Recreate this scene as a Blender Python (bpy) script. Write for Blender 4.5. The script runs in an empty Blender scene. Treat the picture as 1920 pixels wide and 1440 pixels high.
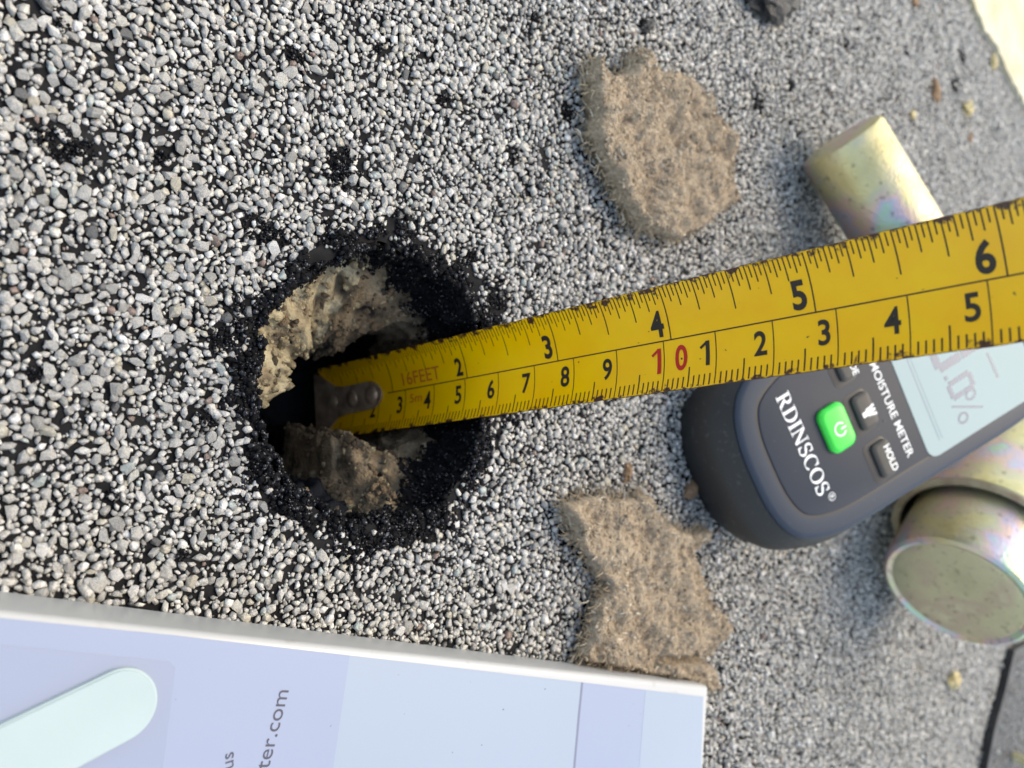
import bpy, bmesh, math, random
import numpy as np
from mathutils import Vector, noise, Matrix

random.seed(7)
rng = np.random.default_rng(7)
S = 0.01                                   # the script works in centimetres, the scene is in metres
C = bpy.context.scene.collection
sc = bpy.context.scene

# ------------------------------------------------------------------ camera, light, exposure
FPX, UH, H = 1480.0, 1.176, 13.18          # focal length in photo pixels, tilt of the roof, height over the roof (cm)
_n = math.hypot(1, 1 / UH)
SX, CZ = (1 / UH) / _n, 1 / _n
cam = bpy.data.cameras.new('camera')
cam.sensor_width = 36.0
cam.lens = 36.0 * FPX / 1920
cam.clip_start, cam.clip_end = 0.005, 100
cam.dof.use_dof = True
cam.dof.focus_distance = 0.139
cam.dof.aperture_fstop = 19.0
camo = bpy.data.objects.new('camera', cam)
C.objects.link(camo)
M = Matrix(((CZ, 0, -SX, 0), (0, 1, 0, 0), (SX, 0, CZ, H * S), (0, 0, 0, 1)))
camo.matrix_world = M
sc.camera = camo

world = bpy.data.worlds.new('World')
sc.world = world
world.use_nodes = True
wn = world.node_tree
sky = wn.nodes.new('ShaderNodeTexSky')
sky.sky_type = 'NISHITA'
sky.sun_disc = False
SUN_EL, SUN_AZ = math.radians(58), math.radians(72)      # azimuth from +Y towards +X
sky.sun_elevation, sky.sun_rotation = SUN_EL, SUN_AZ
sky.dust_density = 2.0
bg = wn.nodes['Background']
wn.links.new(sky.outputs[0], bg.inputs[0])
bg.inputs[1].default_value = 0.15
sun = bpy.data.lights.new('sun', 'SUN')
sun.energy = 0.75
sun.angle = math.radians(34)
sun.color = (1.0, 0.95, 0.87)
suno = bpy.data.objects.new('sun', sun)
C.objects.link(suno)
sdir = Vector((math.sin(SUN_AZ) * math.cos(SUN_EL), math.cos(SUN_AZ) * math.cos(SUN_EL), math.sin(SUN_EL)))
suno.rotation_euler = sdir.to_track_quat('Z', 'Y').to_euler()
suno.location = sdir * 2
vs = sc.view_settings
vs.view_transform, vs.look, vs.gamma, vs.exposure = 'Standard', 'None', 1.0, 1.5
vs.use_curve_mapping = False
vs.use_white_balance = True                # the phone's white balance under a blue sky
vs.white_balance_temperature, vs.white_balance_tint = 8000, 6
sc.cycles.use_denoising = True
sc.cycles.max_bounces = 6

# ------------------------------------------------------------------ helpers
def ray(x, y):
    u, v = (x - 960) / FPX, (y - 720) / FPX
    return Vector((CZ * u + SX, -v, SX * u - CZ))
def at(x, y, z=0.0):                        # the point at height z (cm) seen at photo pixel x, y
    d = ray(x, y)
    return Vector((0, 0, H)) + d * ((z - H) / d.z)
def on_plane(x, y, p0, n):
    d = ray(x, y)
    return Vector((0, 0, H)) + d * ((p0 - Vector((0, 0, H))).dot(n) / d.dot(n))
def to_px(P):                               # P: (n,3) array in cm -> pixels, depth
    w = np.asarray(P, float) - np.array([0, 0, H])
    x = w[:, 0] * CZ + w[:, 2] * SX
    d = w[:, 0] * SX - w[:, 2] * CZ
    return 960 + FPX * x / d, 720 - FPX * w[:, 1] / d, d

def empty(name, label, cat, base, group=None):
    o = bpy.data.objects.new(name, None)
    C.objects.link(o)
    o.empty_display_size = 0.01
    o.location = Vector(base) * S
    o['label'] = label; o['category'] = cat
    if group: o['group'] = group
    return o
def tag(o, label=None, cat=None, group=None, kind=None):
    if label: o['label'] = label
    if cat: o['category'] = cat
    if group: o['group'] = group
    if kind: o['kind'] = kind
    return o
def base_of(p):
    b = Vector((0, 0, 0))
    while p is not None:
        b += p.location / S
        p = p.parent
    return b
def mesh_from(name, V, F, mats, smooth=False, mi=None, base=(0, 0, 0)):
    me = bpy.data.meshes.new(name)
    b = Vector(base)
    me.from_pydata([tuple((Vector(v) - b) * S) for v in V], [], F)
    for m in (mats if isinstance(mats, (list, tuple)) else [mats]): me.materials.append(m)
    if mi is not None: me.polygons.foreach_set('material_index', mi)
    if smooth: me.polygons.foreach_set('use_smooth', [True] * len(me.polygons))
    me.update()
    return me
def obj(name, V, F, mats, parent=None, smooth=False, mi=None, at_=None):
    """V in scene centimetres; the origin sits at the parent's base, or at at_"""
    b = Vector(at_) if at_ is not None else (base_of(parent) if parent else Vector((0, 0, 0)))
    o = bpy.data.objects.new(name, mesh_from(name, V, F, mats, smooth, mi, b))
    C.objects.link(o)
    if parent: o.parent = parent; o.location = (b - base_of(parent)) * S
    else: o.location = b * S
    return o
def obj_bm(name, bm, mats, parent=None, smooth=False, at_=None):
    bm.verts.index_update()
    V = [v.co.copy() for v in bm.verts]
    F = [[v.index for v in f.verts] for f in bm.faces]
    mi = [f.material_index for f in bm.faces]
    bm.free()
    return obj(name, V, F, mats, parent, smooth, mi, at_)
def auto_smooth(o, deg=35):
    me = o.data
    bm = bmesh.new(); bm.from_mesh(me)
    for e in bm.edges:
        if len(e.link_faces) == 2 and e.calc_face_angle(0) > math.radians(deg): e.smooth = False
    for f in bm.faces: f.smooth = True
    bm.to_mesh(me); bm.free()
def sstep(a, b, x):
    t = max(0.0, min(1.0, (x - a) / (b - a))); return t * t * (3 - 2 * t)
def fbm(x, y, z=0.0, o=4):
    return noise.fractal(Vector((x, y, z)), 0.9, 2.1, o)
def arr_smooth(pts, n=4):                   # Catmull-Rom through a closed outline
    P = [Vector(p) for p in pts]; out = []; k = len(P)
    for i in range(k):
        a, b, c, d = P[i - 1], P[i], P[(i + 1) % k], P[(i + 2) % k]
        for j in range(n):
            t = j / n
            out.append(0.5 * (2 * b + (c - a) * t + (2 * a - 5 * b + 4 * c - d) * t * t + (3 * b - a - 3 * c + d) * t ** 3))
    return out
def inside(poly, x, y):                     # numpy even-odd test
    x = np.asarray(x); y = np.asarray(y); r = np.zeros(x.shape, bool); j = len(poly) - 1
    for i in range(len(poly)):
        xi, yi = poly[i]; xj, yj = poly[j]
        if yi != yj:
            r ^= ((yi > y) != (yj > y)) & (x < (xj - xi) * (y - yi) / (yj - yi) + xi)
        j = i
    return r
def poly_dist(poly, x, y):
    x = np.asarray(x, float); y = np.asarray(y, float); d = np.full(x.shape, 1e9)
    for i in range(len(poly)):
        ax, ay = poly[i - 1]; bx, by = poly[i]
        dx, dy = bx - ax, by - ay; L = dx * dx + dy * dy + 1e-12
        t = np.clip(((x - ax) * dx + (y - ay) * dy) / L, 0, 1)
        d = np.minimum(d, np.hypot(x - ax - t * dx, y - ay - t * dy))
    return d

# ------------------------------------------------------------------ materials
def mat(name, col, rough=0.5, metal=0.0, var=0.0, vscale=40.0, bump=0.0, bscale=200.0, col2=None, spec=None, coat=0.0, emit=None, detail=4.0, ramp=None):
    m = bpy.data.materials.new(name); m.use_nodes = True
    nt = m.node_tree; b = nt.nodes['Principled BSDF']
    b.inputs['Base Color'].default_value = (*col, 1)
    b.inputs['Roughness'].default_value = rough
    b.inputs['Metallic'].default_value = metal
    if spec is not None: b.inputs['Specular IOR Level'].default_value = spec
    if coat: b.inputs['Coat Weight'].default_value = coat; b.inputs['Coat Roughness'].default_value = 0.15
    tc = nt.nodes.new('ShaderNodeTexCoord')
    if col2 is not None or var or ramp:
        n = nt.nodes.new('ShaderNodeTexNoise'); n.inputs['Scale'].default_value = vscale; n.inputs['Detail'].default_value = detail
        nt.links.new(tc.outputs['Object'], n.inputs['Vector'])
        r = nt.nodes.new('ShaderNodeValToRGB')
        if ramp:
            e = r.color_ramp.elements
            e[0].position, e[0].color = ramp[0][0], (*ramp[0][1], 1)
            e[1].position, e[1].color = ramp[-1][0], (*ramp[-1][1], 1)
            for p, c in ramp[1:-1]:
                q = e.new(p); q.color = (*c, 1)
        else:
            c2 = col2 if col2 is not None else tuple(c * (1 - var) for c in col)
            r.color_ramp.elements[0].position, r.color_ramp.elements[0].color = 0.35, (*c2, 1)
            r.color_ramp.elements[1].position, r.color_ramp.elements[1].color = 0.65, (*col, 1)
        nt.links.new(n.outputs['Fac'], r.inputs['Fac'])
        nt.links.new(r.outputs['Color'], b.inputs['Base Color'])
    if bump:
        n2 = nt.nodes.new('ShaderNodeTexNoise'); n2.inputs['Scale'].default_value = bscale; n2.inputs['Detail'].default_value = 6
        nt.links.new(tc.outputs['Object'], n2.inputs['Vector'])
        bp = nt.nodes.new('ShaderNodeBump'); bp.inputs['Strength'].default_value = bump; bp.inputs['Distance'].default_value = 0.001
        nt.links.new(n2.outputs['Fac'], bp.inputs['Height'])
        nt.links.new(bp.outputs['Normal'], b.inputs['Normal'])
    return m

MAT_BITUMEN = mat('bitumen', (0.020, 0.020, 0.023), 0.55, col2=(0.007, 0.007, 0.009), vscale=300, bump=0.6, bscale=1500)
MAT_CRUMB = mat('bitumen_crumb', (0.008, 0.008, 0.010), 0.7, col2=(0.003, 0.003, 0.004), vscale=600, bump=0.5, bscale=3000, spec=0.14)
TONES = [((0.54, 0.525, 0.495), (0.365, 0.355, 0.335)), ((0.48, 0.47, 0.45), (0.33, 0.325, 0.31)), ((0.60, 0.58, 0.53), (0.42, 0.405, 0.365)),
         ((0.37, 0.36, 0.34), (0.25, 0.245, 0.23)), ((0.72, 0.705, 0.68), (0.52, 0.51, 0.49)), ((0.42, 0.46, 0.445), (0.30, 0.33, 0.32)),
         ((0.26, 0.19, 0.16), (0.17, 0.125, 0.11)), ((0.50, 0.465, 0.39), (0.36, 0.335, 0.275)), ((0.15, 0.15, 0.15), (0.09, 0.09, 0.09))]
TONE_P = np.array([0.32, 0.25, 0.14, 0.11, 0.09, 0.022, 0.008, 0.040, 0.02]); TONE_P /= TONE_P.sum()
MAT_GRAN = [mat('granule_tone', a, 0.33, col2=tuple(c * .72 for c in b), vscale=1100, bump=0.5, bscale=2200) for a, b in TONES]

def specks(m, col, scale, thr, width=.03, amount=1.0):
    nt = m.node_tree; b = nt.nodes['Principled BSDF']
    n = nt.nodes.new('ShaderNodeTexNoise'); n.inputs['Scale'].default_value = scale; n.inputs['Detail'].default_value = 2
    tc = nt.nodes.new('ShaderNodeTexCoord'); nt.links.new(tc.outputs['Object'], n.inputs['Vector'])
    r = nt.nodes.new('ShaderNodeMapRange'); r.inputs['From Min'].default_value = thr; r.inputs['From Max'].default_value = thr + width; r.inputs['To Max'].default_value = amount
    nt.links.new(n.outputs['Fac'], r.inputs['Value'])
    mx = nt.nodes.new('ShaderNodeMix'); mx.data_type = 'RGBA'; mx.inputs['B'].default_value = (*col, 1)
    if b.inputs['Base Color'].links: nt.links.new(b.inputs['Base Color'].links[0].from_socket, mx.inputs['A'])
    else: mx.inputs['A'].default_value = b.inputs['Base Color'].default_value
    nt.links.new(r.outputs[0], mx.inputs['Factor']); nt.links.new(mx.outputs['Result'], b.inputs['Base Color'])

# ------------------------------------------------------------------ the roof: membrane sheet with the cut hole
HC = Vector((8.0, 0.0, 0.0))                # hole centre, cm
NT = 224
def rim_r(a):
    return 2.70 + 0.16 * noise.noise(Vector((math.cos(a) * 1.3, math.sin(a) * 1.3, 3.1))) + 0.13 * noise.noise(Vector((math.cos(a) * 5, math.sin(a) * 5, 7.7))) + 0.06 * noise.noise(Vector((math.cos(a) * 14, math.sin(a) * 14, 1.7)))
RIM = [rim_r(2 * math.pi * i / NT) for i in range(NT)]
def ground_z(x, y):
    return 0.05 * noise.noise(Vector((x * 0.35, y * 0.35, 1.7))) + 0.02 * noise.noise(Vector((x * 1.3, y * 1.3, 5.0)))
V, F = [], []
radii = [0, 0.12, 0.3, 0.6, 1.0, 1.6, 2.4, 3.4, 4.6, 6, 8, 10, 12.5, 15, 18, 22, 26, 30, 36, 44, 60, 90, 150, 300, 800]
for k, rr in enumerate(radii):
    for i in range(NT):
        a = 2 * math.pi * i / NT; r = RIM[i] + rr
        x, y = HC.x + r * math.cos(a), HC.y + r * math.sin(a)
        z = ground_z(x, y) if rr < 60 else 0
        if k == 0: z -= 0.03
        V.append((x, y, z))
for k in range(len(radii) - 1):
    for i in range(NT):
        j = (i + 1) % NT
        F.append((k * NT + i, (k + 1) * NT + i, (k + 1) * NT + j, k * NT + j))
# far from the camera the granules are left to the material
m = mat('membrane', (0.02, 0.02, 0.023), 0.85, spec=.12)
nt = m.node_tree; b = nt.nodes['Principled BSDF']
tc = nt.nodes.new('ShaderNodeTexCoord')
vo = nt.nodes.new('ShaderNodeTexVoronoi'); vo.inputs['Scale'].default_value = 640
nt.links.new(tc.outputs['Object'], vo.inputs['Vector'])
gr = nt.nodes.new('ShaderNodeValToRGB'); gr.color_ramp.elements[0].position = 0.45; gr.color_ramp.elements[1].position = 0.62
gr.color_ramp.elements[0].color = (0.36, 0.355, 0.34, 1); gr.color_ramp.elements[1].color = (0.018, 0.018, 0.02, 1)
nt.links.new(vo.outputs['Distance'], gr.inputs['Fac'])
sp_ = nt.nodes.new('ShaderNodeSeparateXYZ'); nt.links.new(tc.outputs['Object'], sp_.inputs[0])
def mth(op, a, b_=None, c_=None):
    n = nt.nodes.new('ShaderNodeMath'); n.operation = op
    for k, v in enumerate((a, b_, c_)):
        if v is None: continue
        if isinstance(v, (int, float)): n.inputs[k].default_value = v
        else: nt.links.new(v, n.inputs[k])
    return n.outputs[0]
# positive outside the patch that carries modelled granules
out_y = mth('SUBTRACT', mth('ABSOLUTE', sp_.outputs['Y']), mth('MULTIPLY_ADD', sp_.outputs['X'], .335, .089 - .0057))
outside = mth('MAXIMUM', mth('MAXIMUM', out_y, mth('SUBTRACT', sp_.outputs['X'], .500)), mth('SUBTRACT', -.019, sp_.outputs['X']))
gt = nt.nodes.new('ShaderNodeMath'); gt.operation = 'GREATER_THAN'; gt.inputs[1].default_value = 0.0
nt.links.new(outside, gt.inputs[0])
mx = nt.nodes.new('ShaderNodeMix'); mx.data_type = 'RGBA'
nz = nt.nodes.new('ShaderNodeTexNoise'); nz.inputs['Scale'].default_value = 260; nz.inputs['Detail'].default_value = 6
nt.links.new(tc.outputs['Object'], nz.inputs['Vector'])
rb = nt.nodes.new('ShaderNodeValToRGB'); rb.color_ramp.elements[0].position = .35; rb.color_ramp.elements[1].position = .7
rb.color_ramp.elements[0].color = (0.006, 0.006, 0.007, 1); rb.color_ramp.elements[1].color = (0.018, 0.018, 0.019, 1)
nt.links.new(nz.outputs['Fac'], rb.inputs['Fac'])
nt.links.new(gt.outputs[0], mx.inputs['Factor']); nt.links.new(rb.outputs['Color'], mx.inputs['A']); nt.links.new(gr.outputs['Color'], mx.inputs['B'])
nt.links.new(mx.outputs['Result'], b.inputs['Base Color'])
bp = nt.nodes.new('ShaderNodeBump'); bp.inputs['Strength'].default_value = 0.5; bp.inputs['Distance'].default_value = 0.0006
nt.links.new(nz.outputs['Fac'], bp.inputs['Height']); nt.links.new(bp.outputs['Normal'], b.inputs['Normal'])
roof = obj('roof_membrane', V, F, m, smooth=True)
tag(roof, 'grey granule surfaced bitumen roof membrane with a round core hole cut through it', kind='structure')

# the lining of the hole: bitumen plies on top, brown and cream insulation below, the shaft's shade painted near-black
def lin_r(a, z):
    r = rim_r(a) - 0.03
    d = -z
    deg = math.degrees(a) % 360
    tap = 1 - .9 * sstep(.62, .9, math.cos(a))
    r -= 0.50 * sstep(0.2, 3.0, d) * tap
    ledge = sstep(105, 140, deg) * (1 - sstep(184, 204, deg))
    r -= 1.75 * ledge * sstep(0.5, 3.1, d) * (1 - 0.25 * sstep(4.5, 6, d))
    top = sstep(30, 54, deg) * (1 - sstep(118, 150, deg))
    r -= 1.75 * top * sstep(0.7, 4.0, d)
    bot = sstep(268, 288, deg) * (1 - sstep(298, 314, deg))
    r -= 1.15 * bot * sstep(0.25, 3.0, d)
    p = Vector((math.cos(a) * 2.4, math.sin(a) * 2.4, z))
    r += 0.20 * fbm(p.x * 1.3, p.y * 1.3, p.z * 1.3, 5) + 0.13 * noise.noise(p * 4.2) + .06 * noise.noise(p * 10)
    hole = noise.noise(p * 2.6 + Vector((9, 3, 1)))
    r += 0.60 * max(0, hole - 0.18) * 2 * sstep(0.8, 1.6, d)          # voids torn out of the foam
    fl = .85 + .22 * noise.noise(p * 2.0) + .10 * noise.noise(p * 6)
    r = fl + math.log1p(math.exp((r - fl) * 5)) / 5           # a rounded floor, no knife edges
    return max(0.35, r, 2.72 * sstep(.80, .93, math.cos(a)))
NZ, NA = 96, 260
DEPTH = 7.0
V, F, mi = [], [], []
for k in range(NZ + 1):
    z = -0.02 - DEPTH * (k / NZ) ** 1.15
    for i in range(NA):
        a = 2 * math.pi * i / NA; r = lin_r(a, z)
        V.append((HC.x + r * math.cos(a), HC.y + r * math.sin(a), z + 0.10 * noise.noise(Vector((math.cos(a) * 4, math.sin(a) * 4, z * 2)))))
def ply_depth(a):
    right = max(0.0, math.cos(a)) ** 1.4
    d = 0.30 + 1.55 * right + 0.60 * max(0, math.sin(a)) + 0.9 * max(0, -math.sin(a)) * right
    return max(.12, d + 0.42 * fbm(math.cos(a) * 3, math.sin(a) * 3, 4.4, 4))
for k in range(NZ):
    z = -0.02 - DEPTH * ((k + .5) / NZ) ** 1.15
    for i in range(NA):
        j = (i + 1) % NA; a = 2 * math.pi * (i + .5) / NA
        F.append((k * NA + i, k * NA + j, (k + 1) * NA + j, (k + 1) * NA + i))
        q = fbm(math.cos(a) * 9, math.sin(a) * 9, z * 3.5, 3) * 0.5
        deg = math.degrees(a) % 360
        stain = (not 84 < deg < 214) or q > .20
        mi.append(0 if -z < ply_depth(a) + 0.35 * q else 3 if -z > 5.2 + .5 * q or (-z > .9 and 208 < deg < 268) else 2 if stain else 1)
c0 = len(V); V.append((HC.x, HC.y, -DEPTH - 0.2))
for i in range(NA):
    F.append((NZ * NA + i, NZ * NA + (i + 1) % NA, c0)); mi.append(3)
MAT_FOAM = mat('core_insulation', (0.50, 0.43, 0.27), 0.9, vscale=150, bump=0.8, bscale=1200, detail=6,
               ramp=[(0.30, (0.035, 0.03, 0.024)), (0.40, (0.20, 0.155, 0.10)), (0.50, (0.38, 0.32, 0.205)), (0.68, (0.54, 0.485, 0.34))])
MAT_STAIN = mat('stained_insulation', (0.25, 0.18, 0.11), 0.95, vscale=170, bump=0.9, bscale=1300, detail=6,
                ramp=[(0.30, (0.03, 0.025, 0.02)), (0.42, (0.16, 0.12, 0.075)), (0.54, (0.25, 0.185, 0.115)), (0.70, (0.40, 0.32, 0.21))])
MAT_PIT_SHADE = mat('pit_shade_paint', (.010, .012, .017), .7, spec=.15)  # near-black colour stands in for the shade deep in the pit
upV = [i for i in range(len(F)) if mi[i] == 0]; loV = [i for i in range(len(F)) if mi[i] == 1]
def sub(idx):
    used = sorted({v for i in idx for v in F[i]}); mp = {v: n for n, v in enumerate(used)}
    return [V[v] for v in used], [[mp[v] for v in F[i]] for i in idx]
HOLE_F, HOLE_MI = list(F), list(mi)
Vs, Fs = sub(upV); obj('bitumen_layer', Vs, Fs, MAT_CRUMB, roof, True)
Vs, Fs = sub(loV); obj('insulation_layer', Vs, Fs, MAT_FOAM, roof, True)
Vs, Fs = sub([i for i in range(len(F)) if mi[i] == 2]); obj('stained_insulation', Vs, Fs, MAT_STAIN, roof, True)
Vs, Fs = sub([i for i in range(len(F)) if mi[i] == 3]); obj('painted_shade_bottom', Vs, Fs, MAT_PIT_SHADE, roof, True)

# ------------------------------------------------------------------ stone granules
def hull_shape(n, seed, flat):
    r = random.Random(seed); bm = bmesh.new()
    ax = (1.0, r.uniform(0.56, 0.95), flat * r.uniform(0.8, 1.1))
    for k in range(n):
        t = (k + .5) / n; ph = math.pi * (1 + 5 ** .5) * k + r.uniform(-.5, .5)
        zz = 1 - 2 * t + r.uniform(-.18, .18); zz = max(-1, min(1, zz)); q = math.sqrt(1 - zz * zz)
        s = r.uniform(0.78, 1.12)
        bm.verts.new((ax[0] * q * math.cos(ph) * s, ax[1] * q * math.sin(ph) * s, ax[2] * zz * s))
    res = bmesh.ops.convex_hull(bm, input=bm.verts[:])
    bmesh.ops.delete(bm, geom=[v for v in bm.verts if not v.link_faces], context='VERTS')
    bmesh.ops.triangulate(bm, faces=bm.faces[:])
    bm.verts.index_update()
    Vv = np.array([v.co[:] for v in bm.verts]); Ff = np.array([[v.index for v in f.verts] for f in bm.faces], np.int32)
    bm.free(); return Vv, Ff
SHAPES = [hull_shape(12, 100 + i, 0.60) for i in range(28)]
SMALL = [hull_shape(10, 300 + i, 0.75) for i in range(16)]
SHARD = [hull_shape(8, 500 + i, 0.75) for i in range(16)]

def weld(name, items, shapes, mats, parent=None):
    """items: rows of x,y,z,scale,shape,tone,yaw,tiltx,tilty -> one mesh"""
    items = np.asarray(items); order = []
    vv, ff, mm = [], [], []; off = 0
    for s in range(len(shapes)):
        it = items[items[:, 4] == s]
        if not len(it): continue
        sv, sf = shapes[s]; n = len(it)
        cy, sy = np.cos(it[:, 6]), np.sin(it[:, 6]); cx, sx_ = np.cos(it[:, 7]), np.sin(it[:, 7]); ct, st = np.cos(it[:, 8]), np.sin(it[:, 8])
        R = np.zeros((n, 3, 3)); 
        Rz = np.zeros((n, 3, 3)); Rz[:, 0, 0] = cy; Rz[:, 0, 1] = -sy; Rz[:, 1, 0] = sy; Rz[:, 1, 1] = cy; Rz[:, 2, 2] = 1
        Rx = np.zeros((n, 3, 3)); Rx[:, 0, 0] = 1; Rx[:, 1, 1] = cx; Rx[:, 1, 2] = -sx_; Rx[:, 2, 1] = sx_; Rx[:, 2, 2] = cx
        Ry = np.zeros((n, 3, 3)); Ry[:, 1, 1] = 1; Ry[:, 0, 0] = ct; Ry[:, 0, 2] = st; Ry[:, 2, 0] = -st; Ry[:, 2, 2] = ct
        R = Rz @ Rx @ Ry
        P = np.einsum('nij,vj->nvi', R, sv) * it[:, 3][:, None, None] + it[:, None, :3]
        vv.append(P.reshape(-1, 3)); k = len(sv)
        ff.append((sf[None] + (off + np.arange(n) * k)[:, None, None]).reshape(-1, 3)); off += n * k
        mm.append(np.repeat(it[:, 5].astype(np.int32), len(sf)))
    vv = np.concatenate(vv) * S; ff = np.concatenate(ff); mm = np.concatenate(mm)
    me = bpy.data.meshes.new(name)
    me.vertices.add(len(vv)); me.vertices.foreach_set('co', vv.astype(np.float32).ravel())
    me.loops.add(ff.size); me.loops.foreach_set('vertex_index', ff.astype(np.int32).ravel())
    me.polygons.add(len(ff)); me.polygons.foreach_set('loop_start', np.arange(0, ff.size, 3, dtype=np.int32))
    for mt in mats: me.materials.append(mt)
    me.polygons.foreach_set('material_index', mm)
    me.update(calc_edges=True); me.validate()
    o = bpy.data.objects.new(name, me); C.objects.link(o)
    if parent: o.parent = parent
    return o

# where no granules lie, as photo pixels turned into roof points: torn spots and cracks
bare = []
for px, py, r in ((110, 270, .30), (150, 285, .25), (75, 262, .2), (545, 98, .22), (640, 300, .36), (655, 335, .36), (625, 325, .3), (115, 50, .14), (480, 425, .35), (510, 440, .3),
                  (560, 105, .15), (1000, 40, .25), (830, 190, .2), (300, 300, .15), (705, 90, .14), (960, 290, .2), (900, 620, .1), (690, 1020, .3), (410, 640, .25),
                  (385, 790, .25), (600, 35, .15), (1205, 50, .25), (1060, 215, .25), (280, 480, .13), (60, 700, .13), (210, 930, .13), (340, 1040, .12),
                  (1695, 100, .35), (1580, 80, .4), (1480, 160, .3), (1420, 195, .35), (1790, 160, .5), (1800, 110, .45), (880, 480, .25), (930, 560, .3), (960, 790, .2)):
    p = at(px, py); bare.append((p.x, p.y, r))
bare = np.array(bare)
LAP = [at(x, y) for x, y in ((1935, 1190), (1884, 1215), (1866, 1290), (1846, 1360), (1828, 1450), (1790, 1600), (1740, 1900), (2600, 1900), (2600, 1100))]
LAPXY = [(p.x, p.y) for p in LAP]
BOXXY = [(p.x, p.y) for p in (at(-300, 1090), at(700, 1215), at(1290, 1300), at(1290, 1500), at(-300, 1460))]

cell = 0.27; grid = {}
def try_put(x, y, r):
    cx, cy = int(x // cell), int(y // cell)
    for i in (-1, 0, 1):
        for j in (-1, 0, 1):
            for (qx, qy, qr) in grid.get((cx + i, cy + j), ()):
                dx, dy = x - qx, y - qy; m_ = (r + qr) * 0.68
                if dx * dx + dy * dy < m_ * m_: return False
    grid.setdefault((cx, cy), []).append((x, y, r)); return True
def candidates(n):
    # uniform over the patch of roof the camera can see, with a margin
    out = []
    t = rng.random(n); X = -2.0 + t * 52.1
    hw = 8.9 + (X - 1.7) * 0.335
    keep = rng.random(n) < hw / 25.1
    X = X[keep]; hw = hw[keep]
    Y = (rng.random(len(X)) * 2 - 1) * hw
    return X, Y
stones = []
for rlo, rhi, n in ((.094, .114, 11000), (.076, .094, 76000), (.058, .076, 225000), (.042, .058, 305000), (.024, .042, 480000)):
    X, Y = candidates(n)
    rr = rng.uniform(rlo, rhi, len(X))
    rad = np.hypot(X - HC.x, Y - HC.y); ang = np.arctan2(Y - HC.y, X - HC.x)
    ring = np.array([RIM[int((a % (2 * math.pi)) / (2 * math.pi) * NT) % NT] for a in ang])
    gap = rad - ring
    ok = gap > 0.10
    wob = np.array([noise.noise(Vector((x * .9, y * .9, 2.0))) for x, y in zip(X, Y)])
    wob2 = np.array([noise.noise(Vector((x * 4.1, y * 2.6, 31.0))) for x, y in zip(X, Y)])
    side = 0.36 + 0.46 * wob + 0.30 * np.maximum(0, np.sin(ang)) * np.maximum(0, .3 + np.cos(ang)) + .12 * np.maximum(0, -np.sin(ang))
    u = rng.random(len(X))
    ok &= (gap > side) | (u < 0.07 + .10 * (gap / np.maximum(side, .05)))
    for bx, by, br in bare:
        d = np.hypot(X - bx, Y - by) / br
        ok &= (d > .80 + 0.7 * wob + .55 * wob2) | (u < 0.14)
    crack = np.array([abs(noise.noise(Vector((x * .55 + .8 * y, y * .75 - .25 * x, 11.0)))) for x, y in zip(X, Y)])
    fine = np.array([noise.noise(Vector((x * 2.1, y * 2.1, 21.0))) for x, y in zip(X, Y)])
    ok &= (crack > 0.028) | (u < .35)
    ok &= (fine > -0.42) | (u < .35)
    ok &= ~inside(BOXXY, X, Y) & ~inside(LAPXY, X, Y)
    for x, y, r, o_ in zip(X, Y, rr, ok):
        if o_ and try_put(x, y, r): stones.append((x, y, r))
stones = np.array(stones)
nS = len(stones)
tone = rng.choice(len(TONES), nS, p=TONE_P)
gz = np.array([ground_z(x, y) for x, y in stones[:, :2]])
it = np.zeros((nS, 9))
it[:, 0] = stones[:, 0]; it[:, 1] = stones[:, 1]; it[:, 3] = stones[:, 2] * rng.uniform(1.12, 1.50, nS)
it[:, 2] = gz + stones[:, 2] * rng.uniform(0.10, 0.75, nS)
it[:, 5] = tone; it[:, 6] = rng.uniform(0, 2 * math.pi, nS); it[:, 7] = rng.normal(0, .25, nS); it[:, 8] = rng.normal(0, .25, nS)
px, py, dep = to_px(it[:, :3])
size = it[:, 3] / dep
vis = (px > 12) & (px < 1908) & (py > 12) & (py < 1428) & ~inside([(0, 1085), (700, 1185), (1340, 1280), (1340, 1440), (0, 1440)], px, py)
vis &= ~inside([(590, 690), (1920, 370), (1920, 610), (620, 830)], px, py)
order = np.argsort(-np.where(vis, size, 0)); big = order[:300]; rest = np.ones(nS, bool); rest[big] = False
it[:, 4] = rng.integers(0, len(SHAPES), nS)
far = (dep > 17.5) | (stones[:, 2] < .055)
it[far, 4] = rng.integers(0, len(SMALL), far.sum())
cache = {}
for i in big:
    s, t = int(rng.integers(0, len(SHAPES))), int(tone[i])
    if (s, t) not in cache:
        sv, sf = SHAPES[s]
        cache[s, t] = mesh_from('granule', sv, sf.tolist(), MAT_GRAN[t])
    o = bpy.data.objects.new('granule', cache[s, t]); C.objects.link(o); o.parent = roof
    o.location = Vector(it[i, :3]) * S; o.scale = (it[i, 3],) * 3
    o.rotation_euler = (it[i, 7], it[i, 8], it[i, 6])
sel = rest & ~far; g1 = weld('granules', it[sel], SHAPES, MAT_GRAN, roof); tag(g1, kind='stuff')
sel = rest & far; g2 = weld('fine_granules', it[sel], SMALL, MAT_GRAN, roof); tag(g2, kind='stuff')

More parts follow.
